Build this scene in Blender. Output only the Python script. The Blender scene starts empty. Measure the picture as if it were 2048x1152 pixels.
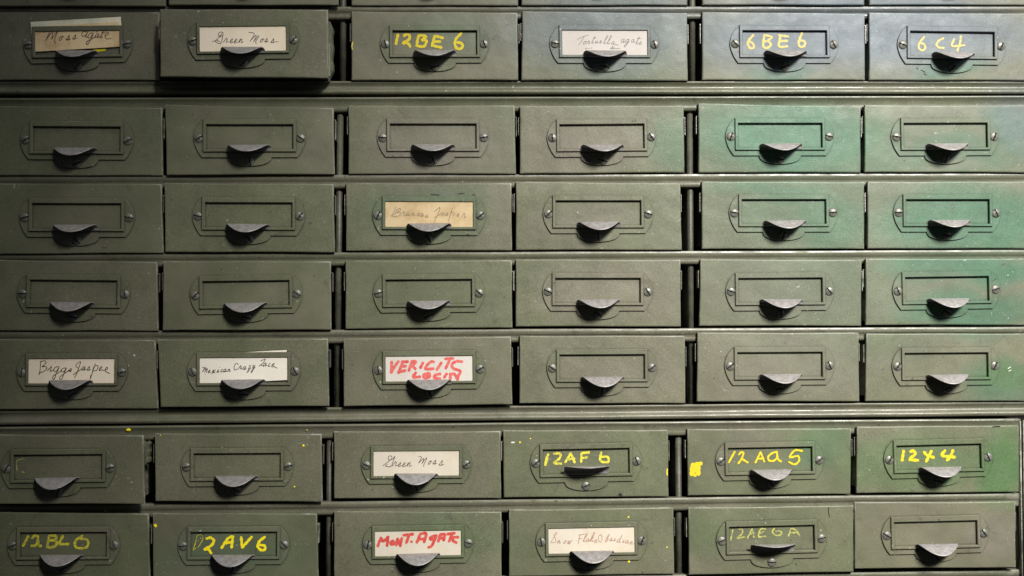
import bpy, bmesh, math, random
from mathutils import Vector, Matrix, Euler
from mathutils.geometry import tessellate_polygon

random.seed(7)
K = 0.0004            # metres per photo pixel on the drawer fronts
FOC = 2400.0
D = FOC * K
scene = bpy.context.scene
COL = scene.collection

# ------------------------------------------------------------------ camera
cam_d = bpy.data.cameras.new('camera')
cam = bpy.data.objects.new('camera', cam_d)
COL.objects.link(cam)
cam.location = (0, -D, 0)
cam.rotation_euler = Euler((math.radians(90 + 1.7), 0, math.radians(-2.6)), 'XYZ')
cam_d.sensor_width = 36
cam_d.lens = FOC / 2048 * 36
cam_d.clip_start = 0.01
cam_d.clip_end = 50
scene.camera = cam
RM = cam.rotation_euler.to_matrix()
CL = Vector(cam.location)

def at(px, py, f=0.0):
    """photo pixel -> point on the vertical plane f units in front of the drawer fronts"""
    d = RM @ Vector(((px - 1024) / FOC, -(py - 576) / FOC, -1))
    t = (-f * K - CL.y) / d.y
    return CL + d * t

# ------------------------------------------------------------------ node helpers
class NT:
    def __init__(s, name):
        s.m = bpy.data.materials.new(name); s.m.use_nodes = True
        s.t = s.m.node_tree; s.n = s.t.nodes; s.l = s.t.links
        s.b = s.n['Principled BSDF']
    def node(s, ty, **kw):
        nd = s.n.new(ty)
        for a, v in kw.items(): setattr(nd, a, v)
        return nd
    def set(s, sock, v):
        if isinstance(v, bpy.types.NodeSocket): s.l.new(v, sock)
        elif isinstance(v, (tuple, list)) and len(v) == 3 and sock.type == 'RGBA': sock.default_value = (*v, 1)
        else: sock.default_value = v
    def math(s, op, a, b=0.0, c=None, clamp=False):
        nd = s.node('ShaderNodeMath', operation=op, use_clamp=clamp)
        s.set(nd.inputs[0], a); s.set(nd.inputs[1], b)
        if c is not None: s.set(nd.inputs[2], c)
        return nd.outputs[0]
    def vmath(s, op, a, b=None):
        nd = s.node('ShaderNodeVectorMath', operation=op)
        s.set(nd.inputs[0], a)
        if b is not None: s.set(nd.inputs[1], b)
        return nd.outputs['Value'] if op in ('LENGTH', 'DOT_PRODUCT') else nd.outputs[0]
    def noise(s, vec, scale, detail=2, rough=.5, color=False, dist=0.0):
        nd = s.node('ShaderNodeTexNoise')
        s.set(nd.inputs['Vector'], vec); nd.inputs['Scale'].default_value = scale
        nd.inputs['Detail'].default_value = detail; nd.inputs['Roughness'].default_value = rough
        nd.inputs['Distortion'].default_value = dist
        return nd.outputs['Color' if color else 'Fac']
    def rng(s, v, a, b, c=0.0, d=1.0, smooth=False):
        nd = s.node('ShaderNodeMapRange', interpolation_type='SMOOTHSTEP' if smooth else 'LINEAR')
        s.set(nd.inputs[0], v)
        for i, q in enumerate((a, b, c, d)): nd.inputs[i + 1].default_value = q
        return nd.outputs[0]
    def mix(s, f, a, b, mode='MIX'):
        nd = s.node('ShaderNodeMix', data_type='RGBA', blend_type=mode)
        s.set(nd.inputs[0], f); s.set(nd.inputs[6], a); s.set(nd.inputs[7], b)
        return nd.outputs[2]
    def bump(s, h, strength, dist):
        nd = s.node('ShaderNodeBump')
        s.set(nd.inputs['Height'], h); nd.inputs['Strength'].default_value = strength
        nd.inputs['Distance'].default_value = dist
        return nd.outputs[0]

GREEN = [(1760,430,450,330,.28),(1580,275,260,105,.95),(1340,300,60,80,.5),(2010,260,70,70,.7),(1760,310,80,50,.55),
         (1930,440,240,100,.9),(1560,385,190,35,.7),(1660,430,110,80,.7),(1550,440,150,60,.45),(1900,310,160,40,.6),(1930,530,230,42,.9),(1930,615,180,55,.85),
         (1570,138,80,32,.85),(1900,140,80,34,.85),
         (2010,780,90,70,.6),(1640,900,60,60,.35),(1940,640,170,50,.45),(850,420,150,70,.3),(1230,100,190,80,.28),(460,1100,160,60,.3),(900,60,120,40,.25)]
GREEN2 = [(2000,925,75,75,.95),(1830,930,190,60,.55),(1650,880,70,60,.3),(2020,770,70,40,.6),(1400,1060,60,60,.3),(870,1075,180,60,.35)]
SKY_SHEEN = [(1720,60,470,100,1.0),(1250,60,280,90,.7),(2030,230,80,80,.5),(1180,180,140,30,.1)]  # cool sky sheen of the upper right, painted into the base colour
BROWN = [(860,290,180,80,.8),(1170,290,120,60,.7),(150,90,180,90,.5),(1200,580,170,70,.5),(1560,600,160,60,.6),(1560,730,200,80,.6),
         (1230,740,150,70,.35),(1990,1070,90,60,.8),(1500,870,60,30,.5),(1170,440,120,50,.5)]

def paint_material(name, wear=1.0, rail=False, edge=.7):
    T = NT(name)
    geo = T.node('ShaderNodeNewGeometry'); P = geo.outputs['Position']
    oi = T.node('ShaderNodeObjectInfo').outputs['Random']
    w1 = T.vmath('SUBTRACT', T.noise(P, 12, 3, .55, color=True), (.5, .5, .5))
    nd = T.node('ShaderNodeVectorMath', operation='SCALE'); T.set(nd.inputs[0], w1); nd.inputs['Scale'].default_value = 0.05
    PW = T.vmath('ADD', P, nd.outputs[0])
    def blobs(lst):
        out = None
        for (x, y, rx, ry, st) in lst:
            c = at(x, y)
            v = T.vmath('SUBTRACT', PW, (c.x, c.y, c.z))
            v = T.vmath('MULTIPLY', v, (1 / (rx * K), .3, 1 / (ry * K)))
            m = T.rng(T.vmath('LENGTH', v), 1.25, .35, 0, st, True)
            out = m if out is None else T.math('MAXIMUM', out, m)
        return out
    big = T.noise(P, 9, 4, .6)
    offs = T.math('MULTIPLY', T.math('SUBTRACT', oi, .5), .25)
    bf = T.rng(T.math('ADD', big, offs), .38, .64, 0, 1, True)
    col = T.mix(bf, (.113, .122, .070), (.134, .130, .086))
    col = T.mix(T.math('MULTIPLY', blobs(BROWN), .8), col, (.160, .146, .115))
    gf = .45 if rail else 1.0
    col = T.mix(T.math('MULTIPLY', blobs(GREEN), gf), col, (.050, .130, .076))
    col = T.mix(T.math('MULTIPLY', blobs(GREEN2), gf), col, (.066, .130, .048))
    col = T.mix(blobs(SKY_SHEEN), col, (.090, .115, .136))
    if rail: col = T.mix(.35, col, (.125, .120, .095))
    # dirt blotches
    dirt = T.rng(T.noise(P, 55, 6, .72, dist=.6), .56, .78, 0, 1, True)
    col = T.mix(T.math('MULTIPLY', dirt, .6 * wear), col, (.045, .040, .030))
    smut = T.rng(T.noise(P, 24, 5, .6), .35, .7, .84, 1.12)
    cc = T.node('ShaderNodeCombineColor'); [T.set(cc.inputs[i], smut) for i in range(3)]
    col = T.mix(1.0, col, cc.outputs[0], 'MULTIPLY')
    # pale chips and hair scratches
    chip = T.rng(T.noise(P, 420, 2, .5), .70, .74, 0, 1)
    gate = T.rng(T.noise(P, 30, 2, .5), .5, .62, 0, 1)
    col = T.mix(T.math('MULTIPLY', T.math('MULTIPLY', chip, gate), .75 * wear), col, (.42, .43, .38))
    st = T.vmath('MULTIPLY', PW, (60, 60, 1500))
    scr = T.rng(T.noise(st, 1.0, 2, .6), .70, .745, 0, 1)
    col = T.mix(T.math('MULTIPLY', scr, .34 * wear), col, (.34, .34, .29))
    pit = T.rng(T.noise(P, 260, 1, .5), .76, .80, 0, 1)
    col = T.mix(T.math('MULTIPLY', pit, .6 * wear), col, (.02, .018, .014))
    # sprayed / worn grain of the enamel
    gr = T.rng(T.noise(P, 1500, 3, .75), .3, .7, .62, 1.38)
    cg = T.node('ShaderNodeCombineColor'); [T.set(cg.inputs[i], gr) for i in range(3)]
    col = T.mix(1.0, col, cg.outputs[0], 'MULTIPLY')
    # crevice shade painted into the colour along gaps and steps, patchy like grime
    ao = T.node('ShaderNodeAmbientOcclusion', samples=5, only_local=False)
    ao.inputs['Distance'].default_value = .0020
    crease_shade = T.rng(ao.outputs['AO'], .93, .45, 0, 1)
    crease_shade = T.math('MULTIPLY', crease_shade, T.rng(T.noise(P, 160, 3, .6), .3, .6, .65, 1.0))
    col = T.mix(T.math('MULTIPLY', crease_shade, .85), col, (.016, .015, .010))
    # convex edges painted pale: rubbed wear plus the light their folds catch
    pt = T.rng(geo.outputs['Pointiness'], .515, .60, 0, 1, True)
    pw = T.rng(T.noise(P, 130, 4, .7), .40, .62, .15, 1, True)
    col = T.mix(T.math('MULTIPLY', T.math('MULTIPLY', pt, pw), edge), col, (.42, .42, .37))
    T.l.new(col, T.b.inputs['Base Color'])
    T.set(T.b.inputs['Roughness'], T.rng(T.noise(P, 70, 4, .6), .3, .7, .24 if rail else .40, .56))
    T.b.inputs['Specular IOR Level'].default_value = .5
    h = T.math('ADD', T.math('MULTIPLY', T.noise(P, 25, 3, .5), 1.0), T.math('MULTIPLY', T.noise(P, 900, 3, .6), .07))
    T.l.new(T.bump(h, .55, .0022), T.b.inputs['Normal'])
    return T.m

def simple(name, base, rough=.5, metal=0.0, var=.25, nscale=120, bump=.15, base2=None, spec=.5, grain=1200):
    T = NT(name)
    P = T.node('ShaderNodeNewGeometry').outputs['Position']
    n = T.rng(T.noise(P, nscale, 5, .65), .3, .7, 0, 1, True)
    b2 = base2 or tuple(c * (1 - var * 1.6) for c in base)
    col = T.mix(n, base, b2)
    gr = T.rng(T.noise(P, grain, 2, .7), .25, .75, 1 - var * .6, 1 + var * .6)
    cg = T.node('ShaderNodeCombineColor'); [T.set(cg.inputs[i], gr) for i in range(3)]
    col = T.mix(1.0, col, cg.outputs[0], 'MULTIPLY')
    T.l.new(col, T.b.inputs['Base Color'])
    T.b.inputs['Roughness'].default_value = rough
    T.b.inputs['Metallic'].default_value = metal
    T.b.inputs['Specular IOR Level'].default_value = spec
    T.l.new(T.bump(T.noise(P, 500, 4, .6), bump, .001), T.b.inputs['Normal'])
    return T.m

def worn(name, base, under, thr=.52, soft=.1, scale=260):
    """brushed paint that has partly rubbed off"""
    T = NT(name)
    P = T.node('ShaderNodeNewGeometry').outputs['Position']
    n = T.rng(T.noise(P, scale, 4, .75), thr - soft, thr + soft, 0, 1, True)
    T.l.new(T.mix(n, base, under), T.b.inputs['Base Color'])
    T.b.inputs['Roughness'].default_value = .6
    return T.m

def paper(name, base, stain, amt=.6):
    T = NT(name)
    P = T.node('ShaderNodeNewGeometry').outputs['Position']
    n = T.rng(T.noise(P, 42, 5, .65), .42, .72, 0, amt, True)
    col = T.mix(n, base, stain)
    gr = T.rng(T.noise(P, 1500, 3, .7), .25, .75, .90, 1.08)
    cg = T.node('ShaderNodeCombineColor'); [T.set(cg.inputs[i], gr) for i in range(3)]
    col = T.mix(1.0, col, cg.outputs[0], 'MULTIPLY')
    T.l.new(col, T.b.inputs['Base Color'])
    T.b.inputs['Roughness'].default_value = .9
    T.b.inputs['Specular IOR Level'].default_value = .2
    T.l.new(T.bump(T.noise(P, 60, 2, .5), .3, .0008), T.b.inputs['Normal'])
    return T.m

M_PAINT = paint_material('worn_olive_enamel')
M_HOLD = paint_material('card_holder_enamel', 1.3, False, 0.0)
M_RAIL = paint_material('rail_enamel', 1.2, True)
M_DIV = simple('divider_old_enamel', (.085, .088, .062), .5, 0, .3, 90, .3, (.05, .047, .035))
M_INNER = simple('dark_interior_steel', (.035, .037, .026), .7, 0, .3)
M_PULL = simple('bare_grey_steel', (.31, .295, .295), .42, .2, .3, 300, .25, (.20, .19, .18))
M_SCREW = simple('screw_steel', (.185, .185, .16), .42, .2, .3, 900, .2, (.12, .12, .10))
M_SLOT = simple('screw_slot_dark', (.012, .011, .009), .9)  # near black floor of the slot
M_CLIP = simple('clip_steel', (.30, .29, .26), .4, .6, .3, 500, .2)
M_YEL = worn('yellow_brush_paint', (.95, .78, .005), (.80, .66, .01), .6, .12)
M_YELPALE = worn('pale_yellow_paint', (.46, .39, .13), (.38, .34, .13), .6, .12)
M_YELB = worn('yellow_brush_paint_in_light', (.60, .475, .004), (.50, .41, .006), .6, .12)  # same yellow, colour darkened to offset the stronger light on the right
M_YELWORN = worn('thin_yellow_paint', (.66, .60, .03), (.36, .34, .06), .52, .1, 420)
M_YELFAINT = worn('rubbed_yellow_paint', (.42, .42, .09), (.20, .20, .085), .5, .12, 420)
M_RED = worn('red_marker', (.58, .055, .055), (.66, .15, .13), .5, .15, 300)
M_REDDK = worn('dark_red_marker', (.52, .035, .03), (.60, .10, .08), .5, .15, 300)
M_INK = worn('brown_black_ink', (.050, .032, .025), (.11, .075, .06), .55, .15, 800)
M_PENCIL = worn('grey_pencil', (.085, .08, .08), (.15, .14, .135), .5, .15, 900)
M_FADED = worn('faded_brown_ink', (.14, .09, .05), (.30, .22, .13), .46, .12, 700)
M_REDINK = worn('reddish_ink', (.24, .09, .07), (.42, .25, .21), .5, .15, 900)
M_TAN = paper('tan_card', (.84, .66, .40), (.50, .31, .13), .75)
M_CREAM = paper('cream_card', (.86, .76, .61), (.76, .62, .43), .5)
M_CREAMB = paper('cream_card_in_light', (.60, .545, .455), (.54, .455, .33), .6)  # same cream card, colour darkened to offset the stronger light there
M_DIM = paper('chalky_white_card', (.52, .48, .45), (.44, .39, .33), .4)
M_YCARD = paper('aged_yellow_card', (.58, .455, .275), (.40, .27, .13), .75)
M_WHITEL = paper('off_white_card', (.84, .79, .70), (.76, .68, .55), .4)
M_PALE = paper('pale_green_card', (.86, .80, .62), (.46, .56, .40), .9)
M_WHITE = paper('white_card', (.60, .565, .52), (.54, .48, .40), .4)
M_BACK = simple('dark_wall_plaster', (.02, .02, .02), .9)
M_WHITEDOT = simple('white_paint_drop', (.75, .75, .7), .6)
M_BLACKMARK = simple('black_grime', (.012, .011, .010), .8)

# ------------------------------------------------------------------ mesh helpers
def link(name, me, mat, parent=None, smooth=False):
    o = bpy.data.objects.new(name, me)
    COL.objects.link(o)
    if mat and not me.materials: me.materials.append(mat)
    if smooth:
        for p in me.polygons: p.use_smooth = True
    if parent: o.parent = parent
    return o

def tag(o, label=None, cat=None, group=None, kind=None):
    if label: o['label'] = label
    if cat: o['category'] = cat
    if group: o['group'] = group
    if kind: o['kind'] = kind
    return o

def offset_loop(loop, d):
    """move a closed loop inward (to its left) by d"""
    n = len(loop); out = []
    for i in range(n):
        p0, p1, p2 = Vector(loop[i - 1]), Vector(loop[i]), Vector(loop[(i + 1) % n])
        a = (p1 - p0).normalized(); b = (p2 - p1).normalized()
        na = Vector((-a.y, a.x)); nb = Vector((-b.y, b.x))
        m = (na + nb)
        m = m.normalized() if m.length > 1e-6 else na
        c = max(.35, m.dot(na))
        out.append(tuple(p1 + m * (d / c)))
    return out

def slab(bm, loops, steps, back=False):
    """loops: first is outer (ccw), others holes (cw), in px (x,z). steps: (inset, f) from the back to the front"""
    rings = []
    for ins, f in steps:
        rings.append([[bm.verts.new((x * K, -f * K, z * K)) for x, z in (offset_loop(lp, ins) if ins else lp)] for lp in loops])
    for a, b in zip(rings[:-1], rings[1:]):
        for la, lb in zip(a, b):
            n = len(la)
            for i in range(n):
                bm.faces.new((la[i], la[(i + 1) % n], lb[(i + 1) % n], lb[i]))
    def cap(ring, rev):
        pts = [[Vector((v.co.x, v.co.z, 0)) for v in l] for l in ring]
        flat = [v for l in ring for v in l]
        for t in tessellate_polygon(pts):
            try: bm.faces.new([flat[i] for i in t])
            except ValueError: pass
    cap(rings[-1], False)
    if back: cap(rings[0], True)

def finish(bm, name, mat, parent=None, smooth=False, recalc=True):
    if recalc: bmesh.ops.recalc_face_normals(bm, faces=bm.faces)
    me = bpy.data.meshes.new(name); bm.to_mesh(me); bm.free()
    return link(name, me, mat, parent, smooth)

def box(bm, x0, x1, f0, f1, z0, z1):
    """box in px units"""
    vs = [bm.verts.new((x * K, -f * K, z * K)) for f in (f0, f1) for x, z in ((x0, z0), (x1, z0), (x1, z1), (x0, z1))]
    for q in ((0, 1, 2, 3), (7, 6, 5, 4), (0, 4, 5, 1), (1, 5, 6, 2), (2, 6, 7, 3), (3, 7, 4, 0)):
        bm.faces.new([vs[i] for i in q])

def rrect(x0, x1, z0, z1, r, n=3):
    pts = []
    for cx, cz, a0 in ((x1 - r, z0 + r, -90), (x1 - r, z1 - r, 0), (x0 + r, z1 - r, 90), (x0 + r, z0 + r, 180)):
        for i in range(n + 1):
            a = math.radians(a0 + 90 * i / n)
            pts.append((cx + r * math.cos(a), cz + r * math.sin(a)))
    return pts

def spline(pts, step):
    """Catmull-Rom resample of [(x,y)]"""
    if len(pts) == 1: return pts
    P = [Vector(p) for p in pts]
    P = [P[0] * 2 - P[1]] + P + [P[-1] * 2 - P[-2]]
    out = []
    for i in range(1, len(P) - 2):
        n = max(2, int((P[i + 1] - P[i]).length / step) + 1)
        for j in range(n):
            t = j / n
            a, b, c, d = P[i - 1], P[i], P[i + 1], P[i + 2]
            out.append(.5 * ((2 * b) + (c - a) * t + (2 * a - 5 * b + 4 * c - d) * t * t + (3 * b - a - 3 * c + d) * t ** 3))
    out.append(P[-2])
    return out

FZ = [0.0]
def ribbon(bm, pts3, w, f_dir, jit=.12, taper=.0):
    """pts3: list of 2-D points (m) in the local x-z plane, y given by f_dir (start y). Draws a flat brush stroke"""
    n = len(pts3)
    dy = -0.0000012
    y = f_dir + FZ[0]
    if n == 1 or (n == 2 and (pts3[0] - pts3[1]).length < 1e-6):
        c = pts3[0]; N = 10
        vs = [bm.verts.new((c.x + w / 2 * random.uniform(.8, 1.15) * math.cos(a * 2 * math.pi / N), y, c.y + w / 2 * random.uniform(.8, 1.15) * math.sin(a * 2 * math.pi / N))) for a in range(N)]
        bm.faces.new(vs); FZ[0] += dy * 3; return
    L = []; R = []
    hw = w / 2; ph = random.uniform(0, 6)
    for i, p in enumerate(pts3):
        t = (pts3[min(i + 1, n - 1)] - pts3[max(i - 1, 0)])
        if t.length < 1e-9: t = Vector((1, 0))
        t.normalize(); nn = Vector((-t.y, t.x))
        s = 1 + jit * math.sin(ph + i * .9) + random.uniform(-jit, jit) * .5
        if taper: s *= 1 - taper * (i / (n - 1))
        y += dy
        L.append(bm.verts.new((p.x + nn.x * hw * s, y, p.y + nn.y * hw * s)))
        R.append(bm.verts.new((p.x - nn.x * hw * s, y, p.y - nn.y * hw * s)))
    for i in range(n - 1):
        bm.faces.new((L[i], L[i + 1], R[i + 1], R[i]))
    for e, q, sg in ((0, 1, 1), (n - 1, n - 2, -1)):
        t = (pts3[e] - pts3[q]).normalized()
        a, b = (L[e], R[e])
        m = (a.co + b.co) / 2; h = (a.co - b.co).length / 2
        fan = []
        for k in range(1, 4):
            an = math.pi * k / 4
            u = (a.co - m) * math.cos(an) + Vector((t.x, 0, t.y)) * h * math.sin(an) * .85
            fan.append(bm.verts.new(m + u))
        bm.faces.new([a] + fan + [b])
    FZ[0] = y - f_dir + dy * 4
    if FZ[0] < -0.00012: FZ[0] = 0.0

# ------------------------------------------------------------------ cursive alphabet (x-height 1)
GL = {
 'a': [[(.75,.85),(.35,1),(0,.5),(.2,0),(.55,.25),(.75,.9),(.7,.2),(.85,0),(1.15,.3)]],
 'b': [[(0,.2),(.5,1.6),(.45,2.1),(.25,1.9),(.1,.2),(.3,0),(.6,.3),(.5,.8),(.85,.75)]],
 'c': [[(.6,.8),(.35,1),(.05,.5),(.25,0),(.75,.25)]],
 'd': [[(.7,.85),(.35,1),(0,.5),(.2,0),(.6,.4),(.85,2.1),(.7,.3),(.85,0),(1.1,.25)]],
 'e': [[(0,.25),(.45,.6),(.5,.95),(.25,.95),(.1,.4),(.3,0),(.85,.3)]],
 'g': [[(.75,.85),(.35,1),(0,.5),(.2,.05),(.55,.3),(.78,.95),(.65,-.3),(.35,-1.2),(.1,-1.2),(.15,-.7),(1.0,.2)]],
 'i': [[(0,0),(.3,.95),(.25,.2),(.4,0),(.75,.3)], [(.45,1.7)]],
 'k': [[(0,.2),(.5,1.6),(.45,2.1),(.25,1.9),(.1,0),(.3,.7),(.6,.95),(.35,.5),(.7,0),(.95,.2)]],
 'l': [[(0,.2),(.5,1.6),(.45,2.1),(.25,1.9),(.15,.3),(.35,0),(.75,.3)]],
 'n': [[(0,0),(.12,.9),(.12,.3),(.1,.05),(.3,.75),(.5,.95),(.6,.7),(.6,.15),(.8,0),(1.1,.3)]],
 'o': [[(.4,1),(.05,.6),(.1,.1),(.4,0),(.65,.5),(.45,1),(.95,.85)]],
 'p': [[(0,.1),(.3,1.1),(.1,-1.1),(.2,-.2),(.35,.9),(.65,.9),(.65,.3),(.35,.05),(.9,.15)]],
 'r': [[(0,0),(.3,.9),(.4,1.08),(.5,.85),(.72,.82),(.65,.2),(.85,0),(1.1,.25)]],
 's': [[(0,.05),(.4,1.05),(.5,.6),(.55,.15),(.25,0),(.05,.15),(.5,0),(.95,.25)]],
 't': [[(0,.1),(.35,1),(.4,1.9),(.3,.3),(.5,0),(.8,.25)], [(0,1.4),(.9,1.45)]],
 'u': [[(0,.2),(.15,.95),(.1,.2),(.3,0),(.6,.5),(.65,.95),(.62,.2),(.8,0),(1.05,.3)]],
 'w': [[(0,.2),(.15,.95),(.15,.1),(.35,0),(.5,.9),(.55,.1),(.75,0),(.95,.95),(1.3,.8)]],
 'x': [[(0,.2),(.25,.9),(.45,.3),(.7,0),(.95,.3)], [(.75,.95),(0,-.3)]],
 'y': [[(0,.8),(.15,.95),(.15,.2),(.35,0),(.6,.9),(.5,-.5),(.3,-1.2),(.1,-1),(.3,-.4),(.85,.25)]],
 'z': [[(0,.8),(.3,1),(.45,.6),(.1,.1),(.45,0),(.35,-.8),(.1,-1),(.15,-.5),(.75,.2)]],
}
def letters(spec, slant=.35):
    out = []
    for ch, x, yb, h in spec:
        for s in GL[ch]:
            out.append([(x + (px + slant * pz) * h, yb - pz * h) for px, pz in s])
    return out

# ------------------------------------------------------------------ writing traced off the photo: origin, zoom, strokes
TX = {}
TX['moss_agate'] = dict(o=(50,30), z=10.24, w=13, s=[[(380,355),(460,325),(500,345),(430,525)],[(440,500),(540,360),(570,345),(545,505)],
  [(550,490),(640,360),(665,350),(615,470),(610,540),(628,580)],[(1250,345),(1190,345),(1165,390),(1185,440),(1250,400),(1295,330),(1240,450),(1290,445)],
  [(1390,360),(1320,390),(1290,450),(1330,470),(1400,380),(1350,500),(1290,600),(1260,590),(1265,550),(1350,500),(1450,440)],
  [(1640,440),(1710,385),(1700,350),(1650,385),(1640,450),(1680,490),(1760,480)],[(1470,350),(1490,330)]]
  + letters([('o',690,520,85),('s',840,510,90),('s',970,495,85),('a',1430,460,78),('t',1530,465,70)]))
TX['green_moss_a'] = dict(o=(390,30), z=10.24, w=11, s=[[(360,548),(440,510),(530,410),(575,370),(530,348),(482,385),(500,440),(560,425),(578,400),(560,470),(548,540),(515,585),(465,575),(415,535),(440,512),(505,548)],
  [(1100,355),(1180,365),(1212,400),(1130,535)],[(1140,520),(1240,420),(1250,445),(1200,550)],[(1205,545),(1290,430),(1308,445),(1255,520),(1245,570),(1262,590)],[(1620,552),(1705,548)]]
  + letters([('r',580,562,85),('e',700,575,85),('e',790,575,85),('n',890,568,85),('o',1330,555,68),('s',1425,552,72),('s',1550,568,80)]))
TX['tortuella_agate'] = dict(o=(1110,30), z=10.24, w=9, s=[[(450,505),(560,450),(690,410)],[(600,440),(540,540),(480,620)],[(1230,600),(1300,620)],
  [(620,690),(650,680),(640,705)],[(680,692),(700,675)],[(735,685),(760,668)],[(1130,690),(1190,640),(1150,705)],[(1130,685),(1330,685)],[(1195,705),(1215,650)]]
  + letters([('o',572,600,62),('r',645,590,62),('t',735,582,78),('u',820,577,55),('e',905,577,55),('l',985,590,80),('l',1060,595,80),('a',1150,605,62),
             ('a',1345,565,75),('g',1440,565,72),('a',1555,560,65),('t',1640,595,82),('e',1715,608,65)]))
TX['bruneau_jasper'] = dict(o=(760,380), z=10.24, w=12, s=[[(230,540),(290,430),(325,350)],[(240,530),(330,470),(430,400),(380,385),(310,470),(420,455),(380,530),(260,545)],
  [(1110,445),(1225,360),(1185,500),(1110,670)],[(1120,570),(1250,480)],[(1490,365),(1450,480),(1395,660)],[(1420,560),(1460,465),(1530,480),(1490,530)]]
  + letters([('r',420,530,85),('u',530,522,72),('n',640,530,72),('e',750,535,62),('a',820,540,62),('u',920,565,66),('a',1245,520,62),('s',1330,525,66),('e',1570,545,55),('r',1660,565,85)]))
TX['biggs_jasper'] = dict(o=(40,690), z=10.24, w=13, s=[[(425,335),(405,560),(385,612)],[(410,345),(500,322),(535,360),(470,430),(450,445),(535,440),(545,490),(480,545),(390,572)],
  [(560,530),(645,440),(622,540),(690,500)],[(725,350)],[(790,440),(720,460),(690,525),(740,540),(805,450),(745,580),(705,700),(672,680),(690,630),(860,520)],
  [(950,470),(880,480),(840,530),(890,550),(945,480),(895,600),(860,690),(822,700),(822,650),(985,530)],[(980,535),(1050,480),(1045,540),(1000,532),(1040,520)],
  [(1200,480),(1150,440),(1160,390),(1240,345),(1200,480),(1160,590),(1115,670)],[(1095,605),(1190,540),(1290,470)],
  [(1545,380),(1500,520),(1440,690),(1450,620)],[(1480,560),(1520,440),(1600,430),(1570,515),(1510,528)],[(1700,525),(1790,490),(1775,450),(1745,530),(1835,580)]]
  + letters([('a',1260,515,72),('s',1365,518,78),('e',1610,525,82)]))
TX['mexican_crazy_lace'] = dict(o=(390,690), z=10.24, w=12, s=[[(150,460),(195,465),(150,555)],[(160,540),(225,460),(200,560)],[(200,550),(255,480),(235,560)],[(215,605)],
  [(885,400),(860,375),(820,400),(800,465),(815,510),(870,490)],[(1350,325),(1440,290),(1390,370),(1310,435),(1350,410),(1410,440)],[(1630,450),(1680,475)]]
  + letters([('e',262,572,58),('x',345,572,66),('i',445,562,60),('c',520,555,60),('a',580,550,58),('n',665,545,56),('r',885,492,66),('a',975,502,62),('z',1085,490,72),('y',1165,478,72),
             ('a',1395,428,62),('c',1490,440,62),('e',1560,450,74)]))
TX['green_moss_b'] = dict(o=(735,880), z=10.24, w=11, s=[[(310,532),(430,440),(500,380),(480,322),(430,345),(440,405),(510,395),(562,335),(525,440),(490,530),(430,545),(370,530),(405,498)],
  [(1045,340),(1105,348),(1090,390),(1045,475)],[(1060,460),(1140,380),(1150,400),(1110,490)],[(1115,480),(1200,368),(1212,380),(1160,490),(1150,540)],[(1560,515)]]
  + letters([('r',508,532,88),('e',615,548,85),('e',705,548,85),('n',800,542,88),('o',1235,497,70),('s',1335,492,78),('s',1460,518,95)]))
TX['snow_flake_obsidian'] = dict(o=(1085,1030), z=10.24, w=10, s=[[(165,572),(250,430),(300,370),(270,362),(235,420),(272,500),(262,560),(190,568)],
  [(765,410),(735,590)],[(740,412),(865,388)],[(740,492),(815,478)],[(1215,405),(1165,415),(1145,480),(1165,545),(1205,545),(1218,450),(1190,400)],[(690,530)]]
  + letters([('n',300,578,62),('o',425,588,62),('w',505,590,70),('l',825,540,75),('a',885,545,62),('k',965,540,88),('e',1055,572,72),('b',1280,550,72),('s',1375,532,62),('i',1455,530,58),
             ('d',1515,560,75),('i',1635,562,58),('a',1690,580,62),('n',1785,600,62)]))
TX['vericite_locin'] = dict(o=(760,690), z=10.24, w=62, s=[[(240,345),(230,560)],[(380,335),(300,440),(230,560)],[(470,345),(380,565)],[(450,345),(570,340)],[(430,440),(530,430)],[(385,555),(520,520)],
  [(660,335),(590,525)],[(650,330),(735,345),(655,420)],[(660,420),(725,490)],[(880,365),(830,465)],[(1105,345),(1040,345),(960,420),(940,490),(1095,485)],[(1255,365),(1165,505)],
  [(1335,285),(1500,275)],[(1435,290),(1345,480)],[(1680,340),(1560,335),(1475,400),(1500,475),(1630,525),(1640,570),(1600,640),(1590,700)],
  [(735,565),(680,655),(820,650)],[(1010,580),(910,600),(895,660),(960,675),(1020,640),(1010,580)],[(960,620),(970,640)],[(1230,590),(1130,620),(1110,670),(1230,690)],[(1365,590),(1315,665)],
  [(1440,590),(1440,700)],[(1440,595),(1530,600),(1590,705)]])
TX['mont_agate'] = dict(o=(740,1040), z=10.24, w=62, s=[[(225,365),(190,450),(160,535)],[(225,370),(275,435),(370,345)],[(370,345),(350,525)],[(470,425),(425,455),(440,500),(500,480),(475,430)],
  [(565,385),(540,510)],[(565,385),(620,520)],[(650,370),(620,530)],[(690,312),(880,290)],[(800,310),(745,465)],[(850,440)],[(1030,285),(960,460)],[(1040,280),(1150,280),(1110,450)],[(1010,395),(1110,385)],
  [(1360,315),(1250,350),(1240,395),(1330,390),(1360,320),(1290,480),(1250,540),(1195,560)],[(1435,310),(1400,435)],[(1440,300),(1530,295),(1510,415)],[(1430,380),(1510,360)],
  [(1590,290),(1730,268)],[(1680,290),(1620,435)],[(1800,350),(1700,360),(1700,420),(1770,465)]])
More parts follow.
